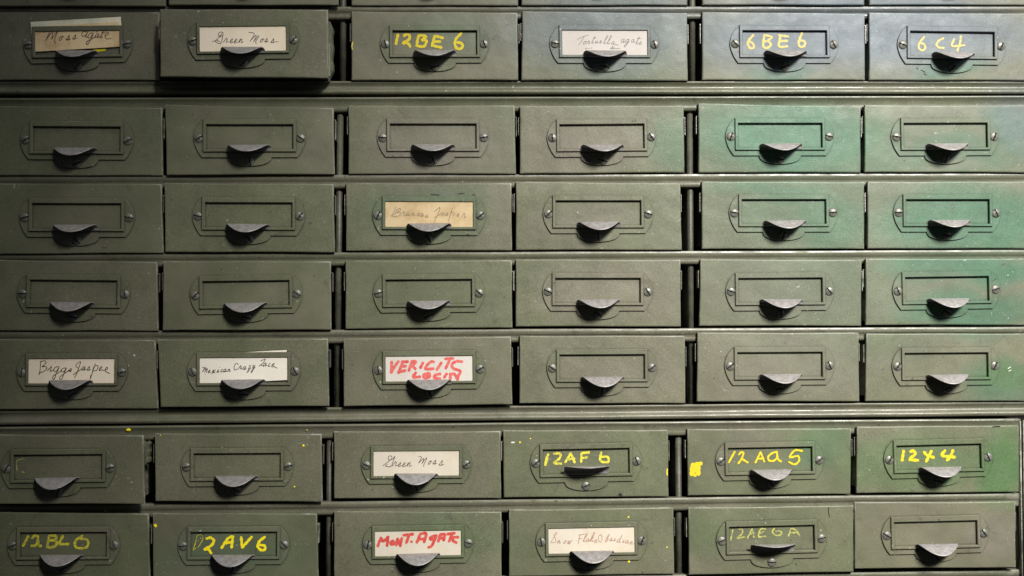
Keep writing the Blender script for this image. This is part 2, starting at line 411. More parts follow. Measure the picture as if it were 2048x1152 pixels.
NUM = {
 (0,2): dict(m=M_YELB, o=(770,30), z=10.24, w=56, s=[[(265,405),(225,590)],[(390,425),(440,400),(500,420),(490,500),(365,575),(440,570),(490,600),(515,650)],[(695,415),(665,520),(650,630)],
   [(720,415),(840,440),(760,510),(850,525),(800,640),(670,640)],[(1020,425),(965,620)],[(1030,430),(1185,470)],[(1010,545),(1130,545)],[(965,625),(1150,665)],
   [(1560,375),(1450,500),(1435,620),(1500,695),(1585,660),(1565,580),(1480,560)]]),
 (0,4): dict(m=M_YELPALE, o=(1470,30), z=10.24, w=50, s=[[(370,415),(265,550),(290,655),(350,685),(390,640),(345,565),(290,545)],[(600,415),(575,620),(620,680)],
   [(600,410),(750,450),(680,530),(735,610),(650,680),(580,650)],[(600,540),(680,535)],[(900,415),(1090,440)],[(930,425),(890,620)],[(930,535),(1070,530)],[(890,620),(930,655),(1070,640)],
   [(1370,375),(1305,540),(1315,630),(1380,655),(1435,600),(1410,535),(1340,525)]]),
 (0,5): dict(m=M_YELPALE, o=(1805,30), z=10.24, w=44, s=[[(445,445),(350,570),(335,670),(400,725),(465,680),(440,600),(375,575)],[(835,475),(740,530),(695,610),(750,665),(845,675)],
   [(1060,490),(1010,600),(1035,640),(1150,630),(1265,620)],[(1195,435),(1180,560),(1125,730)]]),
 (5,3): dict(m=M_YELWORN, o=(1050,870), z=7.877, w=36, s=[[(365,305),(335,390),(320,470)],[(320,470),(355,370)],[(455,295),(545,290),(550,360),(460,440),(570,450)],[(635,430),(720,285)],[(720,285),(780,430)],[(665,385),(775,370)],
   [(890,290),(885,425)],[(890,285),(1005,272)],[(890,365),(975,352)],[(1200,275),(1182,370),(1210,420),(1310,420),(1300,345),(1205,345)]]),
 (5,4): dict(m=M_YELB, o=(1440,870), z=10.24, w=40, s=[[(300,345),(180,560)],[(385,400),(440,350),(480,370),(440,490),(375,580)],[(450,490),(565,560)],[(830,350),(725,565)],[(830,350),(905,545)],[(770,485),(895,480)],
   [(1165,345),(1070,370),(990,440),(1000,515),(1090,530),(1170,460),(1165,360),(1185,490),(1255,545)],[(1680,325),(1530,315),(1430,455),(1590,430),(1620,520),(1530,600),(1410,550)]]),
 (5,5): dict(m=M_YELB, o=(1780,840), z=7.63, w=44, s=[[(207,475),(185,615)],[(310,485),(360,468),(380,525),(300,600),(430,615)],[(520,490),(570,540),(665,572)],[(630,475),(550,635)],[(840,465),(795,540),(985,568)],[(960,465),(920,560),(868,615)]]),
 (6,0): dict(m=M_YELWORN, o=(30,1040), z=10.24, w=50, s=[[(270,335),(165,530)],[(350,370),(400,325),(465,335),(470,440),(500,520),(535,530)],[(335,530),(420,520),(470,440)],[(700,335),(660,550)],[(700,325),(845,325),(820,400),(720,420)],
   [(760,420),(850,430),(840,520),(740,560),(655,550)],[(980,325),(910,480),(1000,495),(1100,490)],[(1385,318),(1240,430),(1255,560),(1440,570),(1500,490),(1470,400),(1345,385)]]),
 (6,1): dict(m=M_YEL, o=(370,1040), z=10.24, w=52, s=[[(445,380),(520,362),(590,420),(540,520),(400,600),(480,600),(535,675)],[(750,570),(870,390),(960,335)],[(980,340),(965,480),(955,565)],[(820,470),(960,455)],[(1150,350),(1170,560)],
   [(1365,345),(1180,555)],[(1635,345),(1530,430),(1490,540),(1560,615),(1635,600),(1635,530),(1540,510)]]),
 (6,4): dict(m=M_YELFAINT, o=(1445,1030), z=10.24, w=32, s=[[(210,310),(190,400),(165,525)],[(340,292),(410,300),(390,390),(300,470),(455,450)],[(600,295),(515,465)],[(610,290),(640,450)],[(540,390),(650,372)],
   [(880,288),(780,292),(742,440),(880,435)],[(765,370),(850,342)],[(1060,275),(1020,350),(1110,420),(1210,390),(1180,325),(1080,335)],[(1400,275),(1350,430)],[(1420,280),(1500,310),(1580,425)],[(1375,372),(1540,352)]]),
}
XMARK = {  # further marks brushed or dripped on the fronts: material, width in px, strokes in photo px
 (0,0): [('paint_smear', M_YEL, 5.0, [[(188,101.5),(199,100.5),(210,99)]])],
 (0,2): [('paint_smear', M_YELWORN, 2.2, [[(705.6,84),(704,92),(705,99)]])],
 (0,5): [('paint_smear', M_YELWORN, 4.0, [[(1820,113.3),(1828,113.5),(1833,113)]])],
 (5,0): [('paint_smear', M_YELFAINT, 2.6, [[(48,917),(35,921),(33,930),(34,940)],[(44,944),(50,945)]])],
 (5,1): [('paint_drip', M_YEL, 4.5, [[(607,891)]]), ('paint_drip', M_YEL, 3.2, [[(589,973)]]), ('paint_drip', M_YEL, 2.4, [[(321,870.5)]])],
 (5,3): [('paint_drip', M_YEL, 3.5, [[(1040,884.5)]]), ('paint_drip', M_YEL, 2.6, [[(1061,877)]]), ('paint_drip', M_WHITEDOT, 3, [[(1023,885),(1029,884.5)]]), ('ink_spot', M_BLACKMARK, 6, [[(1239,989),(1242,990)]]),
         ('paint_smear', M_YEL, 1.8, [[(1334.5,938),(1334,945),(1334.5,950)]])],
 (5,4): [('paint_patch', M_YELB, 8.0, [[(1384,933),(1383.5,949)],[(1390,932),(1390,951)],[(1397,930),(1397,949)],[(1385,930),(1402,927)]]), ('ink_mark', M_BLACKMARK, 1.2, [[(1387,937),(1387.5,946)],[(1391.5,936),(1391,947)]])],
 (6,1): [('paint_drip', M_YEL, 5.0, [[(310,1050),(312,1052)]]), ('paint_outline', M_YELWORN, 1.3, [[(394.5,1071),(391,1085),(386.6,1100),(392,1095.6)],[(394.5,1070),(403,1070),(405.7,1078),(400,1089),(396,1095)]]), ('paint_drip', M_YEL, 1.6, [[(401,1076.5)]]), ('paint_drip', M_YEL, 1.2, [[(396.3,1081.5)]])],
 (6,3): [('paint_drip', M_YEL, 3.2, [[(1257,1034)]]), ('paint_drip', M_YEL, 2.6, [[(1334,1094)]]), ('paint_drip', M_YEL, 4.6, [[(1258,1122.8)]])],
 (6,4): [('scratch', M_BLACKMARK, 1.6, [[(1658,1014),(1657,1022),(1659,1034)]])],
 (4,0): [('paint_drip', M_WHITEDOT, 4.2, [[(268.5,710.5)]]), ('paint_drip', M_WHITEDOT, 2.0, [[(257,731)]])],
 (4,5): [('paint_drip', M_WHITEDOT, 1.6, [[(2021,734),(2016,737)],[(2018,742),(2022,740)]])],
 (2,2): [('scuff', M_BLACKMARK, 1.6, [[(863,389),(878,390)],[(917,388),(928,387)],[(945,389),(950,390)]])],
 (5,5): [('scuff', M_BLACKMARK, 2.2, [[(1985,854),(1992,853),(2000,853)]])],
 (0,5): [('scuff', M_BLACKMARK, 1.5, [[(1833,136),(1836,138)],[(1842,140),(1850,144)],[(1848,147),(1853,150)]]), ('paint_smear', M_YELWORN, 4.0, [[(1820,113.3),(1828,113.5),(1833,113)]])],
}

# ------------------------------------------------------------------ hardware shared by all drawers (local px, origin = centre of the card frame)
FW, FH = 185.5, 66.5
hx, hz = FW / 2, FH / 2
def hook_plate_loop():
    pts = []
    # start bottom left going right (ccw in x-z seen from the front: x right, z up)
    zb = -hz - 10.8
    pts += [(-hx - 2.5, zb)]
    n = 14
    tab_w, tab_d = 43.0, 17.5
    pts += [(-tab_w - 4, zb)]
    for i in range(n + 1):
        a = math.pi * i / n
        pts.append((-tab_w * math.cos(a), zb - tab_d * (math.sin(a) ** .85)))
    pts += [(tab_w + 4, zb), (hx + 2.5, zb)]
    # right ear
    ear = [(hx + 2.5, zb), (hx + 9, zb + 9), (hx + 15, zb + 21), (hx + 18.6, zb + 34), (hx + 19, zb + 43), (hx + 16, zb + 55), (hx + 10, zb + 66), (hx, hz - .5)]
    pts += [(p[0], p[1]) for p in spline(ear, 4)[1:]]
    pts += [(-p[0], p[1]) for p in reversed(spline(ear, 4)[1:])]
    return pts
WIN = [(-hx + 6.6, -hz + 5.8), (-hx + 6.6, hz - 11.2), (hx - 6.2, hz - 11.2), (hx - 6.2, -hz + 5.8)]   # clockwise hole
bm = bmesh.new()
PL = hook_plate_loop()
slab(bm, [PL, WIN], [(0, 0.0), (0, 2.3), (.7, 3.0)])
# hollow card frame: front ring and side walls
OUT = rrect(-hx, hx, -hz, hz, .8, 2)
slab(bm, [OUT, WIN], [(0, 4.6), (.1, 5.3), (1.2, 6.5)], back=True)
box(bm, -hx + .35, -hx + 2.2, 3.02, 4.65, -hz + .4, hz - .4)
box(bm, hx - 2.2, hx - .35, 3.02, 4.65, -hz + .4, hz - .4)
box(bm, -hx + 2.25, hx - 2.25, 3.02, 4.65, -hz + .4, -hz + 2.4)
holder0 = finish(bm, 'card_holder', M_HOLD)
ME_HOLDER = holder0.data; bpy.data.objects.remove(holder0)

# screw: dome with a real slot
def screw_mesh():
    bm = bmesh.new(); R = 8.9; H = 3.8; sw = 1.25
    N = 28; rings = [(1.0, 0), (1.0, .9), (.93, 1.7), (.78, 2.5), (.55, 3.1), (.28, 3.5), (0, H)]
    prev = None
    for r, f in rings:
        if r == 0: cur = [bm.verts.new((0, -f, 0))]
        else: cur = [bm.verts.new((R * r * math.cos(2 * math.pi * (i + .5) / N), -f, R * r * math.sin(2 * math.pi * (i + .5) / N))) for i in range(N)]
        if prev:
            for i in range(N):
                if len(cur) == 1: bm.faces.new((prev[i], prev[(i + 1) % N], cur[0]))
                else: bm.faces.new((prev[i], prev[(i + 1) % N], cur[(i + 1) % N], cur[i]))
        prev = cur
    for s in (-1, 1):
        bmesh.ops.bisect_plane(bm, geom=bm.verts[:] + bm.edges[:] + bm.faces[:], plane_co=(0, 0, s * sw), plane_no=(0, 0, s), dist=1e-5)
    dead = [f for f in bm.faces if abs(f.calc_center_median().z) < sw - 1e-4]
    bmesh.ops.delete(bm, geom=dead, context='FACES')
    for s in (-1, 1):
        vs = sorted([v for v in bm.verts if abs(v.co.z - s * sw) < 1e-3], key=lambda v: v.co.x)
        if len(vs) > 3: 
            try: bm.faces.new(vs)
            except ValueError: pass
    for f in bm.faces: f.smooth = len(f.verts) <= 4; f.material_index = 0
    # slot floor
    fl = [bm.verts.new((x, -.9, z)) for x, z in ((-R * .985, -sw), (R * .985, -sw), (R * .985, sw), (-R * .985, sw))]
    f = bm.faces.new(fl); f.material_index = 1
    bmesh.ops.scale(bm, vec=(K, K, K), verts=bm.verts)
    bmesh.ops.recalc_face_normals(bm, faces=bm.faces)
    me = bpy.data.meshes.new('screw'); bm.to_mesh(me); bm.free()
    me.materials.append(M_SCREW); me.materials.append(M_SLOT)
    return me
ME_SCREW = screw_mesh()

# finger pull: a rounded tongue wrapped over an arched profile
def pull_mesh(prof, name, e0=.36, rl=14):
    P = spline(prof, 1.6)
    # arclength
    acc = [0]
    for a, b in zip(P[:-1], P[1:]): acc.append(acc[-1] + (b - a).length)
    Lm = acc[-1]
    def ev(s):
        s = max(0, min(Lm, s))
        for i in range(len(P) - 1):
            if acc[i + 1] >= s:
                t = (s - acc[i]) / max(1e-9, acc[i + 1] - acc[i]); return P[i].lerp(P[i + 1], t)
        return P[-1]
    bm = bmesh.new(); NU, NV = 40, 18; hw = 44.2; top = []; bot = []
    for i in range(NU + 1):
        u = -1 + 2 * i / NU
        u = math.sin(u * math.pi / 2)
        S = rl * min(1, e0 + (1 - e0) * math.sqrt((1 - abs(u)) / .12)) + (Lm - rl) * (max(0, 1 - (abs(u) / .93) ** 2.0)) ** .85
        rt, rb = [], []
        for j in range(NV + 1):
            s = S * j / NV
            p = ev(s); q = ev(s + .3); r = ev(s - .3)
            t = (q - r).normalized(); n = Vector((-t.y, t.x))       # f,z plane; n points up/back
            x = hw * u * (1 + .02 * math.sin(s / Lm * 3))
            rt.append(bm.verts.new((x * K, -(p.x + n.x * .7) * K, (p.y + n.y * .7) * K)))
            rb.append(bm.verts.new((x * K, -(p.x - n.x * .7) * K, (p.y - n.y * .7) * K)))
        top.append(rt); bot.append(rb)
    for i in range(NU):
        for j in range(NV):
            bm.faces.new((top[i][j], top[i + 1][j], top[i + 1][j + 1], top[i][j + 1]))
            bm.faces.new((bot[i][j], bot[i][j + 1], bot[i + 1][j + 1], bot[i + 1][j]))
        bm.faces.new((top[i][NV], top[i + 1][NV], bot[i + 1][NV], bot[i][NV]))
        bm.faces.new((top[i][0], bot[i][0], bot[i + 1][0], top[i + 1][0]))
    for i in (0, NU):
        for j in range(NV):
            bm.faces.new((top[i][j], top[i][j + 1], bot[i][j + 1], bot[i][j]))
    bmesh.ops.recalc_face_normals(bm, faces=bm.faces)
    me = bpy.data.meshes.new(name); bm.to_mesh(me); bm.free()
    me.materials.append(M_PULL)
    for p in me.polygons: p.use_smooth = True
    return me
PROF = [(5.6, -9.5), (6.4, -5.5), (9.5, -1.8), (14.5, 0), (20.5, -.9), (28, -4.8), (36, -11), (43.5, -17.5)]
PROF_UP = [(5.6, -17), (7.4, -10), (12, -3.5), (19, -.4), (27, 0), (35, -.3), (43, -1.2)]
ME_PULL = pull_mesh(PROF, 'finger_pull')
ME_PULL_UP = pull_mesh(PROF_UP, 'finger_pull_bent', .78, 25)
ZP = -hz + 11.5     # ridge height of the pull on the holder

# ------------------------------------------------------------------ measured drawer fronts: TL, TR, BR, BL and card frame (TL, TR, bottom y), in photo px
FR = {
 (0,0): ((-14,24),(319,24),(319,160),(-14,160), (64,51),(245,48.5),117),
 (0,1): ((320,18),(656,19),(656.5,156),(320.5,153), (393,42),(578,40),109),
 (0,2): ((703,22.5),(1035,25),(1036.5,160),(703,160), (778.5,49.6),(959.6,49.6),116),
 (0,3): ((1045,22),(1374,25.6),(1376,161.3),(1042.8,160), (1118,49.6),(1300.5,50.2),115.5),
 (0,4): ((1404.5,23),(1730,26.7),(1730,160),(1404.5,160), (1478.6,49.6),(1659,50),116),
 (0,5): ((1738.5,24.6),(2067,27),(2067,161),(1738.5,160), (1813.7,51),(1994,53.7),118),
 (1,0): ((-12,211.5),(324,215.5),(325.5,351),(-12,351), (59,241),(247,242.3),309),
 (1,1): ((330,209),(667,216),(669,348.3),(333,350), (406,238),(592.5,238),304),
 (1,2): ((697,211),(1029.5,210.4),(1032,347.5),(697,348), (773,236.6),(958.6,236.6),303),
 (1,3): ((1040,211),(1367.5,211),(1369,345),(1040,347), (1112.5,238.2),(1294,236.8),303),
 (1,4): ((1397,206),(1721.5,212.8),(1721.5,345),(1397.3,345), (1470,235),(1650,235),301),
 (1,5): ((1729.5,209.4),(2054,211),(2054,345),(1729.5,344), (1801,235),(1980,234.4),301),
 (2,0): ((-12,367),(323,368),(326.5,506),(-12,508), (57,396),(248.6,396.5),462.5),
 (2,1): ((329,366),(667,367.8),(669.6,504.6),(330,504), (403.5,393.8),(590.6,394.5),460.5),
 (2,2): ((692,366),(1023,366),(1024,500.5),(692,501.5), (764,392),(952,392.8),459.5),
 (2,3): ((1032,363),(1360.5,366),(1364,500),(1032,500), (1105,390.4),(1288,390.4),456),
 (2,4): ((1404,362.6),(1728.6,363.7),(1728.6,497.7),(1404,497.7), (1477,387.6),(1657.5,387.6),453.6),
 (2,5): ((1735.5,363),(2058,363),(2058,497),(1735.5,497), (1805.5,387.6),(1984,387.6),453.6),
 (3,0): ((-12,519.6),(314.6,524),(316,662),(-12,661), (53,548),(241,550),616.5),
 (3,1): ((326.6,522),(661.7,522.7),(662.4,659.5),(325,660.5), (398.4,551.4),(584.8,549),617.5),
 (3,2): ((691,521),(1023.7,520),(1024.7,655),(691,657.8), (764.5,548),(949.5,546.4),615),
 (3,3): ((1031.6,518.6),(1361,519.3),(1362,653),(1031.6,653), (1104,545),(1287,545),611.6),
 (3,4): ((1401,518),(1723.5,519.6),(1722.5,651.6),(1398.6,651.6), (1470.4,545),(1650.6,543.8),611.3),
 (3,5): ((1731.7,517),(2052,517),(2052,650),(1731.7,650), (1804,544),(1983,541.5),608),
 (4,0): ((-12,678.5),(310.5,680),(316,817),(-12,819), (51,707),(235,706.7),772),
 (4,1): ((315.7,679),(656,677),(658,812),(321,814.5), (393,705.7),(581,704.6),770.5),
 (4,2): ((687,677),(1022,672.5),(1024.7,808.6),(687.5,812.5), (764.5,701.8),(951,700.2),768),
 (4,3): ((1039.7,671.5),(1370,671.5),(1370.8,806.6),(1039,806.6), (1112.6,698.8),(1295.5,697.8),764),
 (4,4): ((1395,665),(1717.4,665),(1719,802.5),(1394,803), (1468.4,693.7),(1650.6,692.7),760),
 (4,5): ((1732.7,667),(2056,667),(2056,802),(1731,802.5), (1803,694.7),(1981.7,693.3),761),
 (5,0): ((-22,869),(286.6,871),(289,1008),(-22,1008), (21,899.5),(211,897.5),965),
 (5,1): ((309.5,866.7),(643,868),(644.6,1003.6),(310.5,1002.5), (381,895.5),(567.7,894.4),963),
 (5,2): ((668,863),(1000.8,862.3),(1002.5,996.4),(668,997), (741,892),(924.5,890.7),957),
 (5,3): ((1006.6,860.6),(1336,859.6),(1337,993),(1007.6,995), (1079.5,889),(1264.8,885.4),953),
 (5,4): ((1374.7,858),(1702.6,856.5),(1701,988),(1376,991), (1449.6,885),(1630,881.8),950),
 (5,5): ((1714,853.3),(2038,850.5),(2038,984),(1713,986.5), (1786.7,880.7),(1967.7,876),945),
 (6,0): ((-26,1024.5),(296.8,1027.5),(300,1166),(-26,1166), (33.5,1053.8),(220,1052.8),1120),
 (6,1): ((305.4,1026.5),(633.7,1027),(637,1164),(306,1165), (374.5,1053.8),(560,1052.8),1119),
 (6,2): ((668,1022.5),(1003,1023.6),(1003,1158),(668,1159), (744,1052),(928.6,1049.2),1117),
 (6,3): ((1018,1019.6),(1347,1014.8),(1348.6,1148),(1018,1153), (1090.4,1047),(1275,1043.4),1111),
 (6,4): ((1377,1015),(1707.5,1011),(1707.5,1143.8),(1378,1149.6), (1451.6,1043),(1634.6,1038.4),1108),
 (6,5): ((1709,1004.3),(2031,1003.3),(2032,1135),(1710,1137.5), (1782,1033.2),(1960,1029),1098),
}
for c, (x0, x1, b) in enumerate(((-10,331,12),(337,677,10),(703,1036,11),(1043,1375,10.5),(1405,1729,10),(1739,2072,10))):
    FR[(-1, c)] = ((x0, b - 135), (x1, b - 135), (x1, b), (x0, b), (x0 + 75, b - 108), (x0 + 258, b - 108), b - 42)
PUSH = {(0,1): 44, (5,0): 32, (5,1): 9, (6,1): 20, (4,1): 11, (4,2): 8, (6,4): 7, (6,0): 8, (6,5): 10, (1,1): 5, (3,3): 1, (2,1): 4, (4,0): 2.5, (-1,1): 10, (-1,0): 7, (6,2): 4,(3,1):5}

LABEL = {
 (0,0): 'dark olive drawer holding the tan Moss Agate card, at the top left',
 (0,1): 'olive drawer pulled out furthest, holding the upper Green Moss card',
 (0,2): 'olive drawer front painted 12 BE 6 in thick yellow',
 (0,3): 'grey green drawer holding the pencilled Tortuella agate card',
 (0,4): 'blue grey sheened drawer front painted 6 BE 6 in pale yellow',
 (0,5): 'blue grey sheened drawer front painted 6 C 4 in pale yellow',
 (1,0): 'dark drawer with an empty card frame directly under the Moss Agate drawer',
 (1,1): 'olive drawer with an empty card frame directly under the pulled out Green Moss drawer',
 (1,2): 'brownish drawer with an empty card frame directly under the yellow 12 BE 6 drawer',
 (1,3): 'empty framed drawer with a green right end, directly under the Tortuella agate drawer',
 (1,4): 'bright green drawer with an empty frame directly under the 6 BE 6 drawer',
 (1,5): 'patchy green and grey empty framed drawer directly under the 6 C 4 drawer',
 (2,0): 'dark olive empty framed drawer, second below the Moss Agate drawer',
 (2,1): 'empty framed drawer just left of the faded yellow brown card drawer',
 (2,2): 'scuffed drawer holding the faded yellow brown Bruneau Jasper card',
 (2,3): 'empty framed drawer just right of the faded yellow brown card drawer',
 (2,4): 'green topped drawer with an empty frame, second below the 6 BE 6 drawer',
 (2,5): 'green drawer with an empty frame, second below the 6 C 4 drawer',
 (3,0): 'dark olive empty framed drawer directly above the Biggs Jasper drawer',
 (3,1): 'olive empty framed drawer directly above the Mexican Crazy Lace drawer',
 (3,2): 'empty framed drawer between the faded brown card above and the red Vericite card below',
 (3,3): 'empty framed drawer with rusty top right corner, diagonally above the red Vericite card',
 (3,4): 'grey olive empty framed drawer, third below the 6 BE 6 drawer',
 (3,5): 'green empty framed drawer, third below the 6 C 4 drawer',
 (4,0): 'dark olive drawer holding the Biggs Jasper card with a white paint drop beside it',
 (4,1): 'dark olive drawer holding the tilted Mexican Crazy Lace card',
 (4,2): 'olive drawer holding the card with VERICITE LOCIN in red marker',
 (4,3): 'empty framed drawer just right of the red Vericite card drawer',
 (4,4): 'grey olive empty framed drawer directly above the 12 AQ 5 drawer',
 (4,5): 'green tinged drawer with white paint flecks directly above the 12 X 4 drawer',
 (5,0): 'dark drawer with a faint yellow arc in its frame, above the 12 BL 6 drawer',
 (5,1): 'dark empty framed drawer with yellow drips directly above the 12 AV 6 drawer',
 (5,2): 'olive drawer holding the lower Green Moss card, above the Mont. Agate drawer',
 (5,3): 'olive drawer front painted 12 AF 6 in yellow with its pull bent up',
 (5,4): 'olive drawer front painted 12 AQ 5 beside a yellow square',
 (5,5): 'green drawer front painted 12 X 4 in yellow near the cabinet corner',
 (6,0): 'dark drawer front with worn yellow 12 BL 6, at the bottom left',
 (6,1): 'dark drawer front painted 2 AV 6 after a flaked off yellow 1',
 (6,2): 'olive drawer holding the card with Mont. Agate in red marker',
 (6,3): 'olive drawer holding the Snow Flake Obsidian card',
 (6,4): 'olive drawer front with rubbed faint 12 AE 6 A and a bent up pull',
 (6,5): 'empty framed drawer at the bottom right, directly below the 12 X 4 drawer',
 (-1,0): 'drawer cut off by the top edge, above the Moss Agate drawer',
 (-1,1): 'drawer cut off by the top edge, above the pulled out Green Moss drawer',
 (-1,2): 'drawer cut off by the top edge, above the 12 BE 6 drawer',
 (-1,3): 'drawer cut off by the top edge, above the Tortuella agate drawer',
 (-1,4): 'drawer cut off by the top edge, above the 6 BE 6 drawer',
 (-1,5): 'drawer cut off by the top edge, above the 6 C 4 drawer',
}
CARDS = {  # material, ink, text key, tilt (deg), dx, dz, height, label
 (0,0): (M_TAN, M_INK, 'moss_agate', 2.6, -1.0, 12.8, 50, 'tan tilted paper card reading Moss Agate'),
 (0,1): (M_CREAM, M_INK, 'green_moss_a', 0.4, 0, 0, 58, 'cream paper card reading Green Moss in the pulled out drawer'),
 (0,3): (M_DIM, M_PENCIL, 'tortuella_agate', -.2, 0, 0, 58, 'whitish paper card pencilled Tortuella agate'),
 (2,2): (M_YCARD, M_FADED, 'bruneau_jasper', 0, 0, 0, 58, 'yellowed paper card with nearly illegible faded brown writing'),
 (4,0): (M_CREAM, M_INK, 'biggs_jasper', .5, 0, 0, 58, 'cream paper card reading Biggs Jasper'),
 (4,1): (M_WHITEL, M_INK, 'mexican_crazy_lace', 2.6, -1.5, 5.8, 59, 'cream paper card reading Mexican Crazy Lace, tilted with one corner above the frame'),
 (4,2): (M_WHITE, M_RED, 'vericite_locin', 0, 0, 0, 58, 'white paper card lettered VERICITE LOCIN in red marker'),
 (5,2): (M_CREAMB, M_INK, 'green_moss_b', 0, 0, 0, 58, 'cream paper card reading Green Moss, above the Mont. Agate card'),
 (6,2): (M_CREAMB, M_REDDK, 'mont_agate', .5, 0, 0, 58, 'cream paper card lettered Mont. Agate in red marker'),
 (6,3): (M_CREAMB, M_REDINK, 'snow_flake_obsidian', .6, 0, 0, 58, 'cream paper card reading Snow Flake Obsidian in thin reddish ink'),
}
GROUP = 'steel drawers with card frames in the stacked cabinets'

def build_drawer(key):
    TL, TR, BR, BL, HL, HR, hb = FR[key]
    f = PUSH.get(key, random.uniform(0, 2))
    pts = [at(x, y, f) for x, y in (TL, TR, BR, BL)]
    c = sum(pts, Vector()) / 4
    roll = -math.atan2((pts[1].z - pts[0].z) + (pts[2].z - pts[3].z), (pts[1].x - pts[0].x) + (pts[2].x - pts[3].x))
    root = bpy.data.objects.new('drawer', None); COL.objects.link(root)
    root.empty_display_size = .01
    base = Vector((c.x, -f * K, c.z))
    root.location = base; root.rotation_euler = (0, roll, 0)
    tag(root, LABEL[key], 'drawer', GROUP)
    Mi = (Matrix.Translation(base) @ Euler((0, roll, 0)).to_matrix().to_4x4()).inverted()
    loc = [Mi @ p for p in pts]
    L2 = [(p.x / K, p.z / K) for p in loc]          # TL TR BR BL in px, local
    tl, tr, br, bl = [Vector(p) for p in L2]
    # face: folded sheet with rounded long edges
    def edge(a, b, n, amp):
        out = []
        for i in range(n):
            t = i / n; p = a.lerp(b, t); d = (b - a).normalized(); nn = Vector((-d.y, d.x))
            s = math.sin(math.pi * t) * amp * math.sin(t * 7 + ph)
            out.append(tuple(p + nn * s))
        return out
    ph = random.uniform(0, 6)
    lp = edge(bl, br, 10, .5) + edge(br, tr, 5, .35) + edge(tr, tl, 10, .5) + edge(tl, bl, 5, .35)
    bm = bmesh.new()
    slab(bm, [lp], [(0, -6.5), (0, -2.2), (.35, -1.1), (1.0, -.4), (2.0, -.05), (3.4, 0)])
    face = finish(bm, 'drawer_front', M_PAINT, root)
    for p in face.data.polygons: p.use_smooth = True
    try:
        face.data.set_sharp_from_angle(angle=math.radians(50))
    except Exception: pass
    # tray behind the front
    w2 = (tr.x - tl.x) / 2 - 9; zt = tr.y - 14; zb = br.y + 9; dep = 380
    bm = bmesh.new()
    x0, x1 = tl.x + 7, tr.x - 7
    box(bm, x0, x0 + 2, -dep, -7, zb, zt)
    box(bm, x1 - 2, x1, -dep, -7, zb, zt)
    box(bm, x0 + 2.1, x1 - 2.1, -dep, -7, zb, zb + 2)
    box(bm, x0 + 2.1, x1 - 2.1, -dep, -dep + 2, zb + 2.1, zt)
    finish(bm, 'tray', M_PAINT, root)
    # folded side clips that show in the gaps
    for s in (-1, 1):
        xe = (tr.x if s > 0 else tl.x)
        if not ((key[1] in (0, 2, 4) and s < 0) or True): continue
        bm = bmesh.new(); zt2 = tr.y - 20; zb2 = zt2 - 40 - random.uniform(-3, 3)
        e0, e1 = xe + s * .6, xe + s * 2.6
        g = 1.0
        xs = sorted((e1, e1 + s * g))
        box(bm, xs[0], xs[1], -26, -6.6, zb2, zt2 - 2.5)
        xs = sorted((xe - s * 3, e1 - s * .05))
        box(bm, xs[0], xs[1], -24, -7.2, zt2 - 3.4, zt2 - 2.2)
        xs = sorted((xe - s * 6.9, xe - s * 3.05))
        box(bm, xs[0], xs[1], -24, -7.2, zb2, zt2 - 2.2)
        finish(bm, 'side_clip', M_CLIP if random.random() < .7 else M_PAINT, root)
    if key[0] < 0: 
        pass
    if key in ((0,1), (5,0)):      # loose side flap that shows beside a pulled out drawer
        xe = tr.x; N = 9; bm = bmesh.new(); rows = []
        za, zc = (tr.y - 24, br.y + 6) if key == (0,1) else (tr.y - 13, tr.y - 58)
        for i in range(N + 1):
            z = za + (zc - za) * i / N; bul = 1 + .18 * math.sin(i * 1.9) - (.45 if i in (0, N) else 0)
            rows.append([bm.verts.new((x * K, -ff * K, z * K)) for x, ff in ((xe - 3, -6.6), (xe + 3.2, -9), (xe + 7.5 * bul, -17), (xe + 8.2 * bul, -34), (xe + 7.0 * bul, -34.2), (xe + 6.2 * bul, -17.6), (xe + 1.5, -10))])
        for a, b in zip(rows[:-1], rows[1:]):
            for j in range(7): bm.faces.new((a[j], a[(j + 1) % 7], b[(j + 1) % 7], b[j]))
        bm.faces.new(rows[0]); bm.faces.new(rows[-1])
        finish(bm, 'side_flap', M_HOLD, root)
    # card holder
    a = Mi @ at(HL[0], HL[1], f + 5); b = Mi @ at(HR[0], HR[1], f + 5); mid = Mi @ at((HL[0] + HR[0]) / 2, (HL[1] + HR[1]) / 2, f + 5)
    lowp = Mi @ at((HL[0] + HR[0]) / 2, hb, f + 5)
    hr = -math.atan2(b.z - a.z, b.x - a.x)
    hc = Vector(((a.x + b.x) / 2, 0, (mid.z + lowp.z) / 2))
    sx = (b - a).length / (FW * K); sx = min(1.03, max(.95, sx))
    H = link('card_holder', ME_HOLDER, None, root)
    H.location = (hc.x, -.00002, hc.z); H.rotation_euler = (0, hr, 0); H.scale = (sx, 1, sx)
    for x, z in ((-hx - 8.2, hz - 38.5), (hx + 8.6, hz - 38.5), (random.uniform(-1.5, 1.5), -hz - 18)):
        S = link('screw', ME_SCREW, None, H)
        S.location = (x * K, -2.8 * K, (z + random.uniform(-.8, .8)) * K)
        S.rotation_euler = (random.uniform(-.05, .05), random.uniform(-1.5, 1.5), 0)
    up = key in ((5,3), (6,4))
    Pm = link('finger_pull', ME_PULL_UP if up else ME_PULL, None, root)
    off = Euler((0, hr, 0)).to_matrix() @ Vector((0, 0, (ZP + (10.5 if up else 0) - (2.5 if key == (4,2) else 0)) * K * sx))
    Pm.location = Vector((hc.x, -.4 * K, hc.z)) + off
    Pm.rotation_euler = (random.uniform(-.05, .05), hr + math.radians(random.uniform(-.7, .7)), random.uniform(-.02, .02)); Pm.scale = (sx, 1, 1)
    if up: Pm['label'] = 'finger pull bent upwards'
